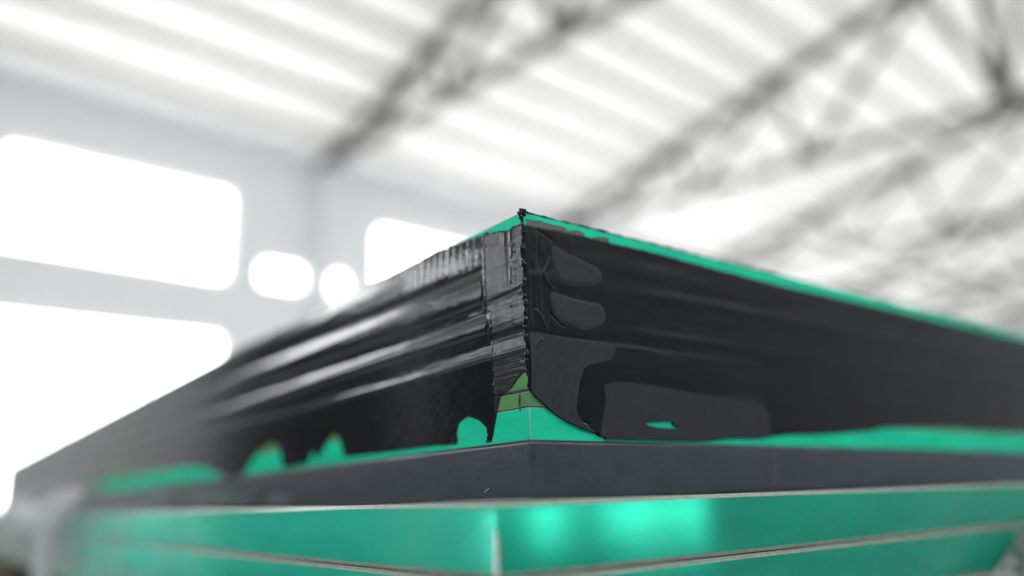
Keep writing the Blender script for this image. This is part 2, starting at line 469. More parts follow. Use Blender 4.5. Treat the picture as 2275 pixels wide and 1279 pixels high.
def pdist(line, X, Y):                         # distance to an open polyline and position along it 0..1
    d = np.full(X.shape, 1e9); tt = np.zeros(X.shape)
    L = np.r_[0, np.cumsum(np.hypot(*np.diff(line, axis=0).T))]
    for i in range(len(line) - 1):
        ax, ay = line[i]; bx, by = line[i+1]; ex, ey = bx-ax, by-ay
        t = np.clip(((X-ax)*ex + (Y-ay)*ey) / (ex*ex + ey*ey + 1e-12), 0, 1)
        q = np.hypot(X-ax-t*ex, Y-ay-t*ey)
        tt = np.where(q < d, (L[i] + t*(L[i+1]-L[i])) / L[-1], tt); d = np.minimum(d, q)
    return d, tt
def sheet(name, sv, zv, hf, mf, place, mat, parent, back=-0.05, flip=False, taper=0.5):
    """a skin of sealant over a face: grid in (s, z) clipped where mf < 0, with rims down to the glass"""
    Sg, Zg = np.meshgrid(sv, zv, indexing='ij')
    Mk = mf(Sg, Zg)
    Hh = hf(Sg, Zg)
    if taper: Hh = Hh * (0.25 + 0.75 * sst(0, taper, Mk))
    ns, nz = Sg.shape
    V = []; F = []; idx = -np.ones((ns, nz), int); ek = {}
    pos = Mk > 0
    for i, j in zip(*np.nonzero(pos)):
        idx[i, j] = len(V); V.append((Sg[i, j], Zg[i, j], Hh[i, j]))
    def cut(a, b):
        key = (a, b) if a < b else (b, a)
        if key not in ek:
            (i, j), (k, l) = key
            t = Mk[i, j] / (Mk[i, j] - Mk[k, l])
            hh = Hh[i, j] if pos[i, j] else Hh[k, l]
            ek[key] = len(V)
            V.append((Sg[i,j] + t*(Sg[k,l]-Sg[i,j]), Zg[i,j] + t*(Zg[k,l]-Zg[i,j]), hh))
        return ek[key]
    rims = []
    for i in range(ns - 1):
        for j in range(nz - 1):
            cs = ((i, j), (i+1, j), (i+1, j+1), (i, j+1))
            p = [pos[c] for c in cs]
            if all(p): F.append([idx[c] for c in cs]); continue
            if not any(p): continue
            poly = []; cuts = []
            for a in range(4):
                b = (a + 1) % 4
                if p[a]: poly.append(idx[cs[a]])
                if p[a] != p[b]:
                    q = cut(cs[a], cs[b]); poly.append(q); cuts.append((q, p[a]))
            if len(poly) >= 3: F.append(poly)
            if len(cuts) == 2:
                (q0, lv0), (q1, lv1) = cuts
                rims.append((q0, q1) if lv0 else (q1, q0))
    n0 = len(V); rmap = {}
    for a, b in rims:
        ids = []
        for q in (a, b):
            if q not in rmap:
                rmap[q] = len(V); V.append(V[q]); V.append((V[q][0], V[q][1], back))
            ids.append(rmap[q])
        F.append([ids[1], ids[0], ids[0] + 1, ids[1] + 1])
    if flip: F = [f[::-1] for f in F]
    V = [place(*v) for v in V]
    return link(name, V, F, mat, parent, smooth=True)
def place_left(s, z, h): return (XC - h / 1000, YC + s / 1000, EYE + z / 1000)
def place_right(s, z, h): return (XC + s / 1000, YC - h / 1000, EYE + z / 1000)
def steps(a, b, d0, g, dmax=1e9):
    r = [a]; d = d0
    while r[-1] < b:
        r.append(r[-1] + d); d = min(d * g, dmax)
    return np.array(r)

# ------------------------------------------------------------------ glass boxes with ground arrises
def glass_box(name, x0, x1, y0, y1, z0, z1, ch, mat, arris, edge, parent=None):
    rings = []
    for z, q in ((z0, ch), (z0 + ch, 0), (z1 - ch, 0), (z1, ch)):
        rings += [(x0+q, y0+q, z), (x1-q, y0+q, z), (x1-q, y1-q, z), (x0+q, y1-q, z)]
    f = [(3, 2, 1, 0), (12, 13, 14, 15)]; mi = [0, 0]
    for r in range(3):
        for k_ in range(4):
            a = r*4 + k_; b = r*4 + (k_+1) % 4
            f.append((a, b, b+4, a+4)); mi.append(1 if r != 1 else 2)
    return link(name, rings, f, None, parent, mats=(mi, [mat, arris, edge]))

TOP, BOT = 0.0740, 0.01365
UX, UY = 0.82, 1.30                             # sizes of the units along x and y (m)
unit = tag(empty('insulating_glass_unit', (0, 0, 0)), 'thick green insulating glass unit with smeared black sealant edges, top of the stack', 'glass unit')
def upane(name, za, zb, par=unit, ch=0.00025, inset=0.0, edge='edge_unit'):
    return glass_box(name, XC + inset, XC + UX, YC + inset, YC + UY - 0.01, EYE + za, EYE + zb, ch, M['glass_unit'], M['arris'], M[edge], par)
z905 = (on_left(1158, 905)[1] + 0) / 1000; z868 = on_left(1158, 868)[1] / 1000; z832 = on_left(1158, 828)[1] / 1000
upane('top_pane', TOP - 0.0052, TOP)
o = upane('bottom_pane', BOT, z905 - 0.0001)
o = upane('laminated_pane', z905 + 0.0001, z868 - 0.0004, ch=0.0002, edge='edge_olive')
o = upane('upper_laminated_pane', z868 + 0.0004, z832 + 0.003, ch=0.0002, edge='edge_olive')
m = MB(); m.box((XC + 0.0003, YC + 0.0003, EYE + z868 - 0.00038), (XC + UX - 0.002, YC + 0.004, EYE + z868 + 0.00038)); m.box((XC + 0.0003, YC + 0.0041, EYE + z868 - 0.00038), (XC + 0.004, YC + UY - 0.02, EYE + z868 + 0.00038)); m.build('butyl_seam', M['spacer'], unit)
def ring(name, za, zb, inset, w, mat, par):
    for a, b in (((XC+inset, YC+inset), (XC+inset+w, YC+UY-inset)), ((XC+inset+w, YC+inset), (XC+UX-inset, YC+inset+w)),
                 ((XC+inset+w, YC+UY-inset-w), (XC+UX-inset, YC+UY-inset)), ((XC+UX-inset-w, YC+inset+w), (XC+UX-inset, YC+UY-inset-w))):
        m = MB(); m.box((a[0], a[1], EYE + za), (b[0], b[1], EYE + zb)); m.build(name, mat, par)
ring('spacer_bar', z832 + 0.0032, TOP - 0.0054, 0.0004, 0.012, M['spacer'], unit)

# left face sealant ---------------------------------------------------------------
def zl(y): return on_left(1083, y)[1]
prof = [(480,.6),(508,.75),(540,1.0),(575,1.05),(589,.95),(597,.42),(606,.80),(622,1.12),(640,1.22),(655,1.25),(668,1.15),(674,.40),(700,.34),
        (709,.55),(716,.95),(728,1.05),(737,.98),(741,.42),(770,.36),(790,.58),(797,.78),(802,.36),(820,.32),(900,.28),(1000,.25)]
pz = np.array([zl(y) for y, h in prof])[::-1]; ph = np.array([h for y, h in prof])[::-1]
zfine = np.linspace(0, 90, 1801)
hfine = np.interp(zfine, pz, ph)
kk = np.exp(-0.5 * (np.arange(-12, 13) * 0.05 / 0.16) ** 2); kk /= kk.sum()
hfine = np.convolve(np.pad(hfine, 12, mode='edge'), kk, 'valid')
ks = np.exp(-0.5 * (np.arange(-40, 41) * 0.05 / 0.7) ** 2); ks /= ks.sum()
hsoft = np.convolve(np.pad(hfine, 40, mode='edge'), ks, 'valid')
seam_s = on_left(1083, 600)[0]; seam2_s = on_left(1095, 720)[0]
def hl(s, z):
    zz = z + 0.25 * vn(s * 0.02, z * 0.05, 3) + 0.10 * vn(s * 0.15, z * 0.2, 4)
    p = np.interp(zz, zfine, hfine)
    # wiped corner patch
    zc = z + 0.8 - 0.10 * s
    pc = 0.60 + 0.10 * (np.interp(zc, zfine, hsoft) - 0.5) + 0.22 * sst(zl(668), zl(664), z + 0.05 * s)
    for px_, ya, yb, a_ in ((1140,507,566,.17), (1141,574,598,.15), (1127,512,568,.10), (1138,618,650,.16), (1120,515,560,.05), (1136,660,700,.10)):
        pc = pc + a_ * np.exp(-((s - on_left(px_, 560)[0]) / 0.42) ** 2) * sst(zl(yb) - 0.3, zl(yb) + 0.5, z) * (1 - sst(zl(ya) - 0.5, zl(ya) + 0.3, z))
    low = 1 - sst(zl(760), zl(742), z); pc = pc * (1 - low) + p * low
    k_ = sst(seam_s - 0.5, seam_s + 0.3, s + 0.35 * vn(z * 0.6, s * 0, 9) - 1.6 * sst(zl(690), zl(700), -z + zl(690) + zl(695)) )
    h = pc * (1 - k_) + p * k_
    # seam lumps
    lump = np.abs(fbm(z * 1.2, s * 1.5, 21)) * 1.3
    h += (0.10 + 0.35 * lump) * np.exp(-((s - seam_s - 0.12 * vn(z * 0.8, z * 0, 5)) / 0.28) ** 2) * sst(zl(700), zl(660), z)
    h += (0.05 + 0.30 * lump) * np.exp(-((s - seam2_s) / 0.35) ** 2) * sst(zl(745), zl(735), z) * (1 - sst(zl(700), zl(685), z))
    # vertical pulls near the corner
    cz = 1 - sst(seam_s * 0.6, seam_s, s)
    h += cz * 0.085 * vn(s * 0.55 + 0.2 * vn(z * 0.15, z * 0, 7), z * 0.03, 8) * sst(zl(830), zl(760), z)
    rip = sst(zl(600), zl(592), z) * sst(seam_s, seam_s + 1.5, s) * (1 - sst(45, 90, s))
    h += rip * 0.06 * np.sin(s * 1.75 + 1.3 * vn(s * 0.11, s * 0, 17) + 0.12 * z) * (0.6 + 0.4 * vn(s * 0.2, z * 0.15, 18))
    h += cz * 0.010 * fbm(s * 1.2, z * 0.5, 31) + 0.030 * fbm(s * 0.25, z * 1.0, 33)
    h += 0.012 * vn(s * 0.03, z * 5.0, 12) + 0.02 * vn(s * 0.9, z * 1.1, 13) * (vn(s * 0.12, z * 0.2, 14) > 0.45)
    # ragged lip under the second bead
    h += 0.18 * np.exp(-((z - zl(671)) / 0.22) ** 2) * np.clip(vn(s * 0.9, s * 0, 15), 0, 1) * k_
    rg = sst(zl(742), zl(738), z) * sst(zl(722), zl(728), z)
    return np.maximum(h, 0.15)
left_top = PL([(1165,496),(1152,500),(1141,505),(1136,511),(1117,514),(1100,516),(1088,520),(1083,515),(1077,523),(1055,531),(1020,543),(985,555),(960,560)], on_left)
left_top = np.vstack([left_top, [[left_top[-1][0] + 10, 74.2], [2000, 74.2]]])
o_ = np.argsort(left_top[:, 0]); left_top = left_top[o_]
holesL = [[(1210,820),(1164,828),(1157,835),(1150,842),(1141,857),(1131,868),(1113,876),(1104,920),(1096,965),(1092,981),(1104,1010),(1210,1010)],
          [(1038,924.5),(1020,940),(1015.4,961),(1018,977),(1012,992),(1030,1005),(1075,1000),(1082,975),(1084,966),(1081.5,949),(1066,934),(1051,928)],
          [(772,1024),(764,1005),(757,975),(748,965),(738,966),(725,985),(712,1010),(706,1035),(772,1035)],
          [(707,1034),(701,1006),(694,1002),(689,1012),(683,1035)],
          [(634,1050),(627,1040),(625,1010),(617,985),(607,983),(600,988),(585,995),(565,1015),(548,1040),(538,1062),(634,1055)],
          [(488,1052),(460,1040),(429,1036),(382,1041),(312,1046),(234,1055),(190,1070),(234,1090),(390,1085),(488,1072)]]
holesL = [PL(h, on_left) for h in holesL]
bottomL = PL([(1160,974),(1085,982),(1012,987),(960,990),(900,998),(840,1006),(768,1015),(700,1026),(630,1040),(546,1055),(480,1062)], on_left)
bottomL = np.vstack([bottomL, [[450, 13.4], [1500, 13.4]]])
def ml(s, z):
    j = 0.16 * fbm(s * 1.1, z * 1.1, 41)
    f = np.interp(s, left_top[:, 0], left_top[:, 1]) + 0.22 * fbm(s * 0.9, s * 0, 42) * (s < 40) - z
    f = np.minimum(f, z - np.interp(s, bottomL[:, 0], bottomL[:, 1]))
    for hp in holesL: f = np.minimum(f, -sdist(hp, s, z) + j * 0.6)
    return f
zg = np.arange(13.1, 74.6, 0.30)
def seam(z): return seam_s + 0.16 * vn(z * 0.8, z * 0, 5) - (seam_s - seam2_s) * (1 - sst(zl(700), zl(692), z)) - 0.1
sheet('left_sealant', np.r_[steps(5, 60, 0.30, 1.0), steps(60.4, 1290, 0.4, 1.05, 14)], zg, hl, lambda s, z: np.minimum(ml(s, z), s - seam(z)), place_left, M['seal_gloss'], unit, flip=True, taper=0.25)
sheet('corner_sealant', np.r_[-0.6, -0.3, steps(0, 19, 0.22, 1.0)], np.arange(13.1, 74.6, 0.24), hl, lambda s, z: np.minimum(ml(s, z), seam(z) + 0.12 - s), place_left, M['seal_wiped'], unit, flip=True, taper=0.35)

# right face sealant ----------------------------------------------------------------
def zr(x, y): return on_right(x, y)[1]
def smooth(P, n=2):
    for _ in range(n):
        Q = np.roll(P, -1, axis=0); P = np.stack([0.75 * P + 0.25 * Q, 0.25 * P + 0.75 * Q], 1).reshape(-1, 2)
    return P
lobe1 = PL([(1222,540),(1245,558),(1300,583),(1330,600),(1334,618),(1322,634),(1290,638),(1240,634),(1228,605),(1220,570)], on_right)
lobe2 = PL([(1216,645),(1240,655),(1300,672),(1328,674),(1342,695),(1338,718),(1318,730),(1290,736),(1262,722),(1246,721),(1224,700)], on_right)
flap = PL([(1150,738),(1235,748),(1300,755),(1364,767),(1361,788),(1350,802),(1310,809),(1292,819),(1285,845),(1278,890),(1277,920),(1296,944),(1332,968),(1332,1000),(1150,1000)], on_right)
plate = PL([(1338,845),(1440,855),(1560,878),(1640,885),(1688,893),(1703,918),(1710,990),(1328,990),(1335,930),(1343,890)], on_right)
patch = PL([(1355,768),(1440,775),(1500,795),(1495,812),(1470,821),(1345,818)], on_right)
crease = PL([(1163,735),(1200,738),(1232,745),(1300,755),(1345,758),(1400,766),(1470,778),(1560,790),(1700,806)], on_right)
curl = PL([(1217,575),(1212,590),(1204,606),(1208,622),(1223,641)], on_right)
curl2 = PL([(1224,562),(1228,590),(1240,618)], on_right)
curl3 = PL([(1185,690),(1198,705),(1206,722),(1210,730)], on_right)
cut1 = PL([(1220,697),(1233,712),(1247,725)], on_right)
cut2 = PL([(1190,512),(1210,525),(1222,535)], on_right)
cut3 = PL([(1232,554),(1262,574)], on_right)
tear = PL([(1188,768),(1190,758),(1199,755)], on_right)
b1z = np.mean([zr(1823,731), zr(2035,765), zr(2275,811)]); b2z = np.mean([zr(1746,788), zr(2034,835), zr(2275,861)])
def hr(s, z):
    h = 0.62 + 0 * s
    far = sst(25, 60, s)
    h += far * (0.26 * np.exp(-((z - b1z) / 1.8) ** 2) + 0.24 * np.exp(-((z - b2z) / 1.5) ** 2))
    h += 0.10 * vn(s * 0.02, z * 0.25, 51) + 0.05 * vn(s * 0.08, z * 0.5, 52) + 0.010 * vn(s * 0.05, z * 5, 53)
    near = 1 - sst(6, 24, s)
    h += near * (0.16 * fbm(s * 0.55, z * 0.28, 54) + 0.04 * fbm(s * 1.8, z * 0.8, 55))
    # drawn vertical pulls beside the corner
    h += (1 - sst(3, 7.5, s)) * sst(zr(1180, 740), zr(1180, 690), z) * 0.16 * vn(s * 2.0 + 0.3 * vn(z * 0.2, z * 0, 60), z * 0.06, 61)
    dp = sdist(patch, s, z); h += 0.10 * sst(-0.1, 0.3, dp)
    d, t = pdist(crease, s, z)
    h -= 0.34 * np.exp(-(d / 0.28) ** 2) * (1 - 0.6 * t)
    h += 0.20 * sst(-0.1, 0.6, z - np.interp(s, crease[:, 0], crease[:, 1])) * (1 - sst(40, 80, s))
    for ln, a, w in ((curl, 0.34, 0.28), (curl2, 0.22, 0.3), (curl3, 0.28, 0.3), (tear, 0.35, 0.4)):
        d, t = pdist(ln, s, z); h += a * np.exp(-(d / w) ** 2)
    for ln, a, w in ((cut1, 0.45, 0.30), (cut2, 0.38, 0.26), (cut3, 0.28, 0.22)):
        d, t = pdist(ln, s, z); h -= a * np.exp(-(d / w) ** 2)
    return np.maximum(h, 0.12)
right_top = PL([(1155,500),(1177,502),(1200,507),(1233,512),(1253,516.5),(1293,525),(1333,534.5),(1372,544),(1420,553.5),(1500,574),(1600,600),(1735,634.6),(1823,653),(2034,701),(2275,755)], on_right)
right_top = np.vstack([right_top, [[600, 74], [1000, 74]]])
bottomR = PL([(1150,972),(1342,975.5),(1450,978),(1545,980.5),(1575,979),(1605,975),(1630,973.5),(1665,974.5),(1695,973),(1715,969),(1745,965),(1800,965),(1870,962),(1930,957),(1960,950),(2000,948),(2130,948),(2170,955),(2275,960),(2400,962)], on_right)
bottomR = np.vstack([bottomR, [[600, 15], [1000, 15]]])
holesR = [[(1100,818),(1155,826),(1160,832),(1166,850),(1180,871),(1190,884),(1200,892),(1215,907),(1235,923),(1260,938),(1290,952),(1322,962),(1327,968),(1342,971),(1344,990),(1100,1000)],
          [(1430,941),(1445,937.5),(1470,936.5),(1491,936),(1493,944),(1503,948),(1500,952),(1480,951.5),(1455,949),(1437,945)],
          [(1291,934.5),(1305,941.5),(1303,945),(1297,941)]]
holesR = [PL(h, on_right) for h in holesR]
def mr_(s, z):
    f = np.interp(s, right_top[:, 0], right_top[:, 1]) + 0.10 * fbm(s * 0.8, s * 0, 71) - z
    f = np.minimum(f, z - np.interp(s, bottomR[:, 0], bottomR[:, 1]))
    for i, hp in enumerate(holesR): f = np.minimum(f, -sdist(hp, s, z) + (0.05 * fbm(s * 1.5, z * 1.5, 72) if i == 0 else 0))
    return f
sealR = sheet('right_sealant', np.r_[-0.6, -0.3, steps(0, 60, 0.26, 1.0), steps(60.3, 800, 0.3, 1.035, 8)], np.arange(13.2, 74.6, 0.26), hr, mr_, place_right, M['seal_matt'], unit)
def smear_part(poly, thick, soft, sd, wob):
    lo, hi = poly.min(0) - 1.5, poly.max(0) + 1.5
    def mf(s, z):
        f = sdist(poly, s, z) + wob * fbm(s * 0.9, z * 0.9, sd)
        f = np.minimum(f, z - np.interp(s, bottomR[:, 0], bottomR[:, 1]) - 0.02)
        for hp in holesR: f = np.minimum(f, -sdist(hp, s, z) - 0.02)
        return f
    def hf(s, z):
        d = sdist(poly, s, z)
        return hr(s, z) + thick * sst(-0.2, soft, d) + 0.05 * fbm(s * 0.4, z * 0.4, sd + 3) - 0.03
    sheet('sealant_smear', np.arange(max(lo[0], 0.2), hi[0], 0.2), np.arange(max(lo[1], 13.3), hi[1], 0.2), hf, mf, place_right, M['seal_dull'], unit, taper=0, back=0.3)
smear_part(smooth(lobe1), 0.34, 1.3, 101, 0.05)
smear_part(smooth(lobe2), 0.40, 0.9, 102, 0.05)
smear_part(smooth(flap, 1), 0.30, 0.25, 103, 0.05)
smear_part(smooth(plate, 1), 0.12, 0.35, 104, 0.03)
# thin smear on the top pane edge, right of the corner
sm = [PL([(1168,486),(1200,491),(1230,499),(1252,504),(1262,511),(1254,520),(1170,508)], on_right),
      PL([(1253,512),(1285,511),(1300,520),(1298,530),(1253,520)], on_right), PL([(1318,526),(1345,527),(1368,534),(1370,548),(1318,534)], on_right)]
def msm(s, z):
    d = np.maximum.reduce([sdist(p, s, z) for p in sm])
    return d + 0.22 * fbm(s * 1.6, z * 2.2, 81)
sheet('sealant_smear', steps(0, 32, 0.16, 1.0), np.arange(66, 74, 0.14), lambda s, z: 0.06 + 0.02 * fbm(s * 2, z * 2, 82), msm, place_right, M['seal_film'], unit, taper=0)
# bead of sealant up the corner, with the ragged nub on top
rng = random.Random(4)
zt = on_left(1160, 474)[1]; za = on_left(1160, 838)[1]
n = 150; path = []; rad = []
for i in range(n + 1):
    z = za + (zt + 0.6 - za) * i / n
    wob = 0.13 * math.sin(z * 0.63) + 0.08 * math.sin(z * 1.9 + 2) + rng.uniform(-0.04, 0.04)
    path.append((XC - (0.35 + wob) / 1000, YC - (0.30 - 0.5 * wob) / 1000, EYE + z / 1000))
    e = min(1, i / 12)
    rad.append((0.28 + 0.36 * e + 0.10 * math.sin(z * 1.3 + 1) + 0.08 * math.sin(z * 2.9) + rng.uniform(-.05, .05)) / 1000 * (0.8 if i > n - 20 else 1))
v, f = tube(path, rad, 14, 0.07, rng)
link('corner_bead', v, f, M['seal_gloss'], unit, smooth=True)
bm = bmesh.new()
bmesh.ops.create_icosphere(bm, subdivisions=3, radius=0.00115)
for q in bm.verts:
    c = q.co * 1000
    k_ = 1 + 0.45 * math.sin(c.x * 3.1 + c.z * 4) * math.cos(c.y * 3.7) + rng.uniform(-0.12, 0.12)
    q.co = Vector((q.co.x * k_ * 0.9, q.co.y * k_ * 0.9, q.co.z * k_ * 0.95))
me = bpy.data.meshes.new('corner_nub'); bm.to_mesh(me); bm.free()
o = bpy.data.objects.new('corner_nub', me); COL.objects.link(o); me.materials.append(M['seal_matt']); o.parent = unit
o.location = (XC - 0.0001, YC - 0.0001, EYE + TOP - 0.0006)
# black residue along the upper arris
def residue(name, right, length):
    path = []; rad = []
    n_ = 260
    for i in range(n_ + 1):
        s = (0.8 + (length - 0.8) * (i / n_) ** 1.5) / 1000
        z = EYE + TOP - 0.00005
        path.append((XC + s, YC + 0.0001, z) if right else (XC + 0.0001, YC + s, z))
        rad.append((0.20 + 0.10 * math.sin(s * 900) + rng.uniform(-.07, .07) + 0.10 * max(0, math.sin(s * 230 + 1))) / 1000)
    v_, f_ = tube(path, rad, 7, 0.25, rng)
    link(name, v_, f_, M['seal_matt'], unit, smooth=True)
residue('residue_bead', True, 500)

chip_poly = smooth(PL([(1158,873),(1148,876),(1140,885),(1137,895),(1142,905),(1150,912),(1158,915)], on_left), 1)
sheet('edge_chip', np.arange(-0.3, 4, 0.12), np.arange(20, 29, 0.12), lambda s, z: 0.05 + 0.28 * sst(0, 1.2, sdist(chip_poly, s, z)) + 0.05 * np.sin(z * 5),
      lambda s, z: sdist(chip_poly, s, z), place_left, M['shell_chip'], unit, flip=True, taper=0)
path = []; rad = []                            # pale bead painting glints along the bottom pane's nibbled corner edge
for i in range(61):
    z = BOT + 0.0003 + (z905 - BOT - 0.0006) * i / 60
    path.append((XC + 0.00002 * math.sin(i * 2.1), YC + 0.00003 * math.sin(i * 1.3), EYE + z)); rad.append((0.13 + rng.uniform(-0.05, 0.08)) / 1000)
v, f = tube(path, rad, 8, 0.25, rng)
link('nibbled_edge_glint', v, f, M['edge_glint'], unit, smooth=True)

# ------------------------------------------------------------------ the thinner unit beneath
unit2 = tag(empty('insulating_glass_unit', (0, 0, 0)), 'thin insulating glass unit with dark grey taped edge, below the thick sealed unit', 'glass unit')
Z2T, Z2B = BOT - 0.0002, -0.0002
for za_, zb_, nm in ((Z2T - 0.004, Z2T, 'top_pane'), (Z2B, Z2B + 0.004, 'bottom_pane')):
    upane(nm, za_, zb_, unit2, 0.0002, 0.0003)
ring('spacer_bar', Z2B + 0.0041, Z2T - 0.0041, 0.0006, 0.010, M['spacer'], unit2)
fold = PL([(1166,990),(1172,1003),(1163,1018),(1163,1050)], on_right)
def h2(seed):
    def f(s, z):
        h = 0.30 + 0.06 * fbm(s * 0.12, z * 0.4, seed) + 0.02 * fbm(s * 1.2, z * 1.6, seed + 5)
        h += 0.16 * np.exp(-((s - 0.9 - 0.3 * vn(z * 0.4, z * 0, seed)) / 0.35) ** 2) * sst(4, 12, z)
        if seed == 90:
            h += 0.10 * np.exp(-((s - on_right(1715, 1040)[0]) / 1.0) ** 2)
        return np.maximum(h, 0.1)
    return f
m2 = lambda s, z: np.minimum(13.35 + 0.05 * vn(s * 0.2, s * 0, 92) - z, z - (-0.32 + 0.04 * vn(s * 0.3, s * 0, 93)))
zg2 = np.arange(-1.3, 14.0, 0.28)
sheet('left_edge_tape', np.r_[-0.35, steps(0, 60, 0.35, 1.0), steps(60.4, 1290, 0.4, 1.06, 20)], zg2, h2(95), m2, place_left, M['seal_band'], unit2, flip=True, taper=0.3)
sheet('right_edge_tape', np.r_[-0.35, steps(0, 60, 0.35, 1.0), steps(60.4, 800, 0.4, 1.05, 12)], zg2, h2(90), m2, place_right, M['seal_band'], unit2, taper=0.3)
# pale wiped line on the tape
sc = PL([(1708,1000),(1721,1001),(1723,1040),(1718,1082),(1711,1082),(1712,1040)], on_right)
sheet('wiped_mark', np.arange(sc[:, 0].min() - 1, sc[:, 0].max() + 1, 0.3), np.arange(-0.5, 13.4, 0.3), lambda s, z: 0.52 + 0 * s,
      lambda s, z: sdist(sc, s, z) + 0.35 * fbm(s * 0.9, z * 0.9, 97), place_right, M['tape_scuff'], unit2, taper=0)

m = MB()
for (x_, y_, left, r_) in ((1083,1089,1,.34),(1079,1093,1,.28),(1087,1086,1,.24),(1041,1072,1,.10),(1054,1060,1,.09),(962,1080,1,.18),(700,1112,1,.35),(930,1100,1,.12),(1060,1052,1,.08),
                          (1301,1050,0,.10),(1313,1068,0,.08),(1364,1054,0,.10),(1378,1084,0,.10),(1542,1057,0,.12),(1290,1092,0,.12),(1850,1071,0,.2)):
    s_, z_ = (on_left if left else on_right)(x_, y_)
    c_ = Vector((place_left if left else place_right)(s_, z_, 0.36)); r_ /= 1000
    P_ = [c_ + Vector(q) * (r_ * rng.uniform(0.6, 1.2)) for q in ((1,0,0),(0,1,0),(-1,0,0),(0,-1,0),(0,0,1),(0,0,-1))]
    m.add(P_, [(0,1,4),(1,2,4),(2,3,4),(3,0,4),(1,0,5),(2,1,5),(3,2,5),(0,3,5)])
o = m.build('dust_specks', M['chip'], unit2); o['kind'] = 'stuff'

# ------------------------------------------------------------------ stack of thick green sheets that everything rests on
dc = ray(1099, 1115); q = dc / math.hypot(dc[0], dc[1]) * 0.160
SX, SY = q[0], q[1]
dl = ray(1103, 1291); zi = dl[2] / math.hypot(dl[0], dl[1]) * 0.160
ZT = -0.0004                                   # top of the stack of sheets below eye level
TH = ZT - zi
ARR = 0.0010
labels = ['thick green glass sheet directly under the dark taped unit', 'second thick green glass sheet down, below the first grey seam',
          'lowest thick green glass sheet, lying on the timber bearers']
for i in range(3):
    t = tag(empty('glass_sheet', (SX, SY, EYE + ZT - TH * (i + 1))), labels[i], 'glass sheet', 'thick green sheets at the base of the stack')
    glass_box('glass_body', 0, UX + 0.05, 0, UY + 0.06, 0.00012, TH - 0.00012, ARR, M['glass_sheet'], M['arris'], M['edge_sheet'], t)
    # ground vertical corner
    hgt = TH - 0.0016 if i else TH * 0.66
    m = MB()
    n = 10; v = []; f = []
    for k_ in range(n + 1):
        z = 0.0008 + (hgt - 0.0008) * k_ / n
        w = 0.0007 * min(1, (n - k_ + 0.6) / 3.0) * (1.15 - 0.4 * k_ / n)
        v += [(-0.00015, w, z), (-0.00012 - 0.0002, -0.0002, z), (w * 0.8, -0.00015, z), (w * 0.7, w * 0.9, z)]
    for k_ in range(n):
        for a in range(4):
            b = (a + 1) % 4
            f.append((k_*4 + a, k_*4 + b, k_*4 + 4 + b, k_*4 + 4 + a))
    f.append((3, 2, 1, 0)); f.append((n*4, n*4 + 1, n*4 + 2, n*4 + 3))
    m.add(v, f); m.build('ground_corner', M['chip'], t)
ZB = EYE + ZT - TH * 3

# timber bearers and the steel rack under the stack
for i, yy in enumerate((0.10, 0.62, 1.16)):
    b = tag(empty('timber_bearer', (SX + 0.03, SY + yy, ZB - 0.06)), ['brown timber bearer at the near end under the glass', 'brown timber bearer under the middle of the glass', 'brown timber bearer at the far left end under the glass'][i], 'timber', 'timber bearers under the stack')
    for k_ in range(1):
        m = MB(); m.box((0, 0, 0), (UX - 0.02, 0.08, 0.06)); m.build('beam', M['wood'], b)
r = tag(empty('glass_rack', (SX + 0.05, SY + 0.06, 0)), 'dark steel rack table carrying the glass stack', 'rack')
RT = ZB - 0.06
for a, b in (((0, 0), (UX - 0.1, 0.06)), ((0, UY - 0.10), (UX - 0.1, UY - 0.04)), ((0, 0.06), (0.06, UY - 0.10)), ((UX - 0.16, 0.06), (UX - 0.1, UY - 0.10)), ((0.06, 0.56), (UX - 0.16, 0.64))):
    m = MB(); m.box((a[0], a[1], RT - 0.08), (b[0], b[1], RT)); m.build('rail', M['rack'], r)
for x in (0, UX - 0.16):
    for y in (0, UY - 0.10):
        m = MB(); m.box((x, y, 0.01), (x + 0.06, y + 0.06, RT - 0.08)); m.box((x - 0.03, y - 0.03, 0), (x + 0.09, y + 0.09, 0.01)); m.build('leg', M['rack'], r)

# ------------------------------------------------------------------ plastic wrap
def film_sheet(name, f3, nu, nv, mat, parent, thick=0.0):
    v = []; f = []
    for i in range(nu + 1):
        for j in range(nv + 1): v.append(f3(i / nu, j / nv))
    for i in range(nu):
        for j in range(nv):
            a = i*(nv+1) + j; f.append((a, a+nv+1, a+nv+2, a+1))
    o = link(name, v, f, mat, parent, smooth=True)
    md = o.modifiers.new('thickness', 'SOLIDIFY'); md.thickness = 0.00012
    return o
def lface(x, y, off):                          # point on a plane off metres in front of the sheets' left edge
    d = ray(x, y); p = d * (SX - off) / d[0]; return np.array([p[0], p[1], p[2] + EYE])
def rface(x, y, off):
    d = ray(x, y); p = d * (SY - off) / d[1]; return np.array([p[0], p[1], p[2] + EYE])
def N1(a, b, sd): return float(fbm(np.array([a]), np.array([b]), sd)[0])
wrap = tag(empty('plastic_wrap', tuple(lface(110, 1150, 0.002))), 'crumpled white stretch film tied round the far left end of the sheets', 'plastic wrap')
wi = Vector(wrap.location)
def rel(p): return (p[0] - wi[0], p[1] - wi[1], p[2] - wi[2])
Ly0, Ly1 = lface(430, 1150, 0)[1], SY + UY + 0.09
ztop = EYE + ZT; zbot = ZB + 0.004
def fs(a, b):
    y = Ly0 + (Ly1 - Ly0) * a; z = ztop + (zbot - ztop) * b
    w = 0.0016 + 0.0010 * N1(a * 9, b * 3, 5) + 0.0005 * N1(a * 25, b * 5, 6)
    return rel((SX - w - 0.001 - 0.003 * (1 - a) * 0, y - 0.04 * b * (1 - a) * 0 + 0.05 * b * N1(a * 4, b, 8), z))
film_sheet('film_skirt', fs, 70, 18, M['film_thin'], wrap)
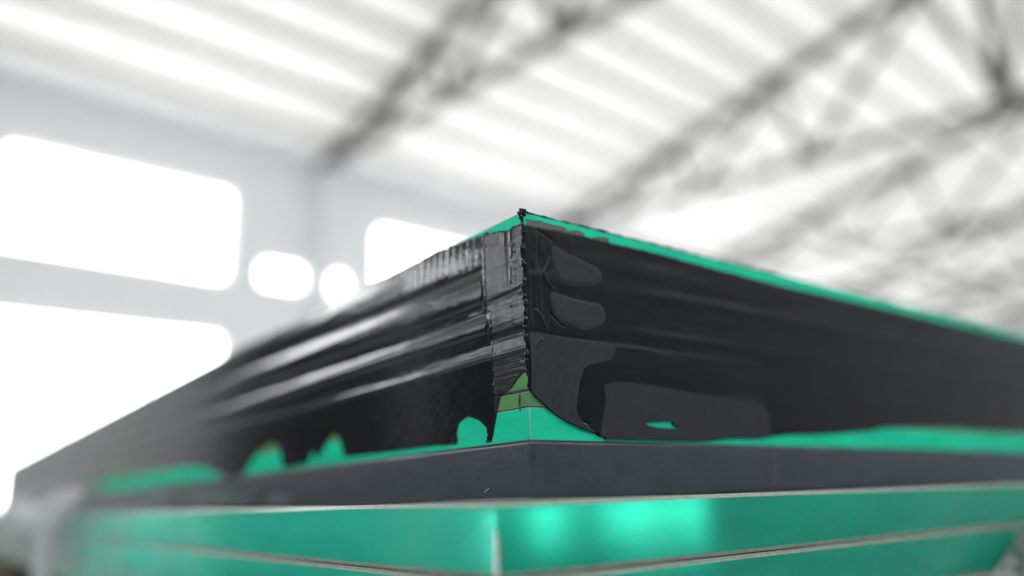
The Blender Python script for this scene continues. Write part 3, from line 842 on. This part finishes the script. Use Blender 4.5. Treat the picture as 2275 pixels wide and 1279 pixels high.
def fv(a, b):                                   # film drawn up over the taped edge of the thin unit
    y = lface(500, 1150, 0)[1] * (1 - a) + (YC + UY + 0.01) * a
    z = EYE + 0.0006 + (0.0105 + 0.004 * N1(a * 6, 0, 31) + 0.004 * a) * b * min(1, 0.25 + 5 * a)
    return rel((XC - 0.0012 - 0.0008 * N1(a * 14, b * 3, 32) - 0.0006, y, z))
film_sheet('film_veil', fv, 80, 10, M['film_veil'], wrap)
def film_rope(name, pts, r_px, off, seed):      # film twisted into a loose rope
    P = []; rr = []
    n_ = 48
    for i in range(n_ + 1):
        t = i / n_ * (len(pts) - 1); k_ = min(int(t), len(pts) - 2); q = t - k_
        x = pts[k_][0]*(1-q) + pts[k_+1][0]*q; y = pts[k_][1]*(1-q) + pts[k_+1][1]*q
        c = lface(x, y, off); P.append(c)
        dist = np.linalg.norm(c - np.array([0, 0, EYE]))
        rr.append((r_px[k_]*(1-q) + r_px[k_+1]*q) / FPX * dist)
    v_, f_ = tube([rel(c) for c in P], rr, 26)
    out = []
    for i, q in enumerate(v_):
        ring, k_ = divmod(i, 26)
        c = Vector(rel(P[ring])); d = Vector(q) - c
        fold = 1 + 0.20 * math.sin(k_ / 26 * 2 * math.pi * 5 + ring * 0.22) + 0.22 * N1(k_ * 0.5, ring * 0.25, seed)
        out.append(c + d * fold)
    link(name, out, f_, M['film'], wrap, smooth=True)
film_rope('film_strand', [(176,1096),(150,1108),(128,1124),(113,1145),(107,1165),(103,1190),(99,1220),(95,1250),(90,1285),(86,1320)],
          [8, 15, 20, 22, 18, 15, 14, 13, 13, 12], 0.016, 11)
film_rope('film_gather', [(30,1142),(60,1150),(85,1152),(112,1146)], [16, 20, 20, 14], 0.014, 19)
bm = bmesh.new(); bmesh.ops.create_icosphere(bm, subdivisions=4, radius=1.0)
for vv in bm.verts:
    c = vv.co.copy()
    k_ = 1 + 0.28 * N1(c.x * 2 + c.z, c.y * 2 - c.z, 15) + 0.14 * N1(c.x * 6, c.y * 6 + c.z * 5, 16)
    vv.co = Vector((c.x * 0.010, c.y * 0.016, c.z * 0.012)) * k_
me = bpy.data.meshes.new('film_knot'); bm.to_mesh(me); bm.free()
for p_ in me.polygons: p_.use_smooth = True
o = bpy.data.objects.new('film_knot', me); COL.objects.link(o); me.materials.append(M['film']); o.parent = wrap
o.location = rel(lface(46, 1140, 0.012))
flap_ = tag(empty('plastic_film', tuple(rface(2262, 1240, 0.006))), 'loose grey plastic film hanging before the green sheets at lower right', 'plastic film')
wi2 = Vector(flap_.location)
edge = [(2292,1150),(2275,1173),(2253,1197),(2241,1218),(2230,1238),(2214,1258),(2197,1279),(2175,1304),(2150,1330)]
def ff(a, b):
    t = a * (len(edge) - 1); i = min(int(t), len(edge) - 2); q = t - i
    x = edge[i][0]*(1-q) + edge[i+1][0]*q; y = edge[i][1]*(1-q) + edge[i+1][1]*q
    x += b * 260; y += b * 70
    off = 0.006 + 0.010 * b + 0.004 * math.sin(b * 22 - a * 3) * (0.3 + b) + 0.005 * N1(a * 4, b * 6, 25)
    p = rface(x, y, off); return (p[0]-wi2[0], p[1]-wi2[1], p[2]-wi2[2])
film_sheet('film_leaf', ff, 50, 40, M['film_grey'], flap_)

# ------------------------------------------------------------------ dark timber crates by the left wall, seen under the film
def crate(x, u, L, Wd, H, label):
    c = tag(empty('timber_crate', hw(x, u, 0), TURN), label, 'crate', 'timber crates along the left wall')
    nb = 5; bh = H / nb
    for side in (0, 1):
        for q_ in range(nb):
            m = MB(); y = -0.02 if side == 0 else -Wd
            m.box((0, y, q_ * bh + 0.01), (L, y + 0.02, (q_ + 1) * bh - 0.004)); m.build('slat', M['wood'], c)
    for x_ in (0, L - 0.08):
        m = MB(); m.box((x_, -Wd - 0.025, 0), (x_ + 0.08, -Wd, H)); m.build('cleat', M['wood'], c)
        m = MB(); m.box((x_, -Wd + 0.02, 0), (x_ + 0.08, -0.02, H)); m.build('end_board', M['wood'], c)
    m = MB(); m.box((-0.02, -Wd - 0.02, H), (L + 0.02, 0.0, H + 0.025)); m.build('lid', M['wood'], c)
crate(-1.4, 1.2, 2.2, 0.9, 0.96, 'low brown timber crate by the wall, seen under the film at far left')
crate(0.95, 1.2, 2.4, 0.9, 0.90, 'second brown timber crate by the wall, behind the end of the glass stack')
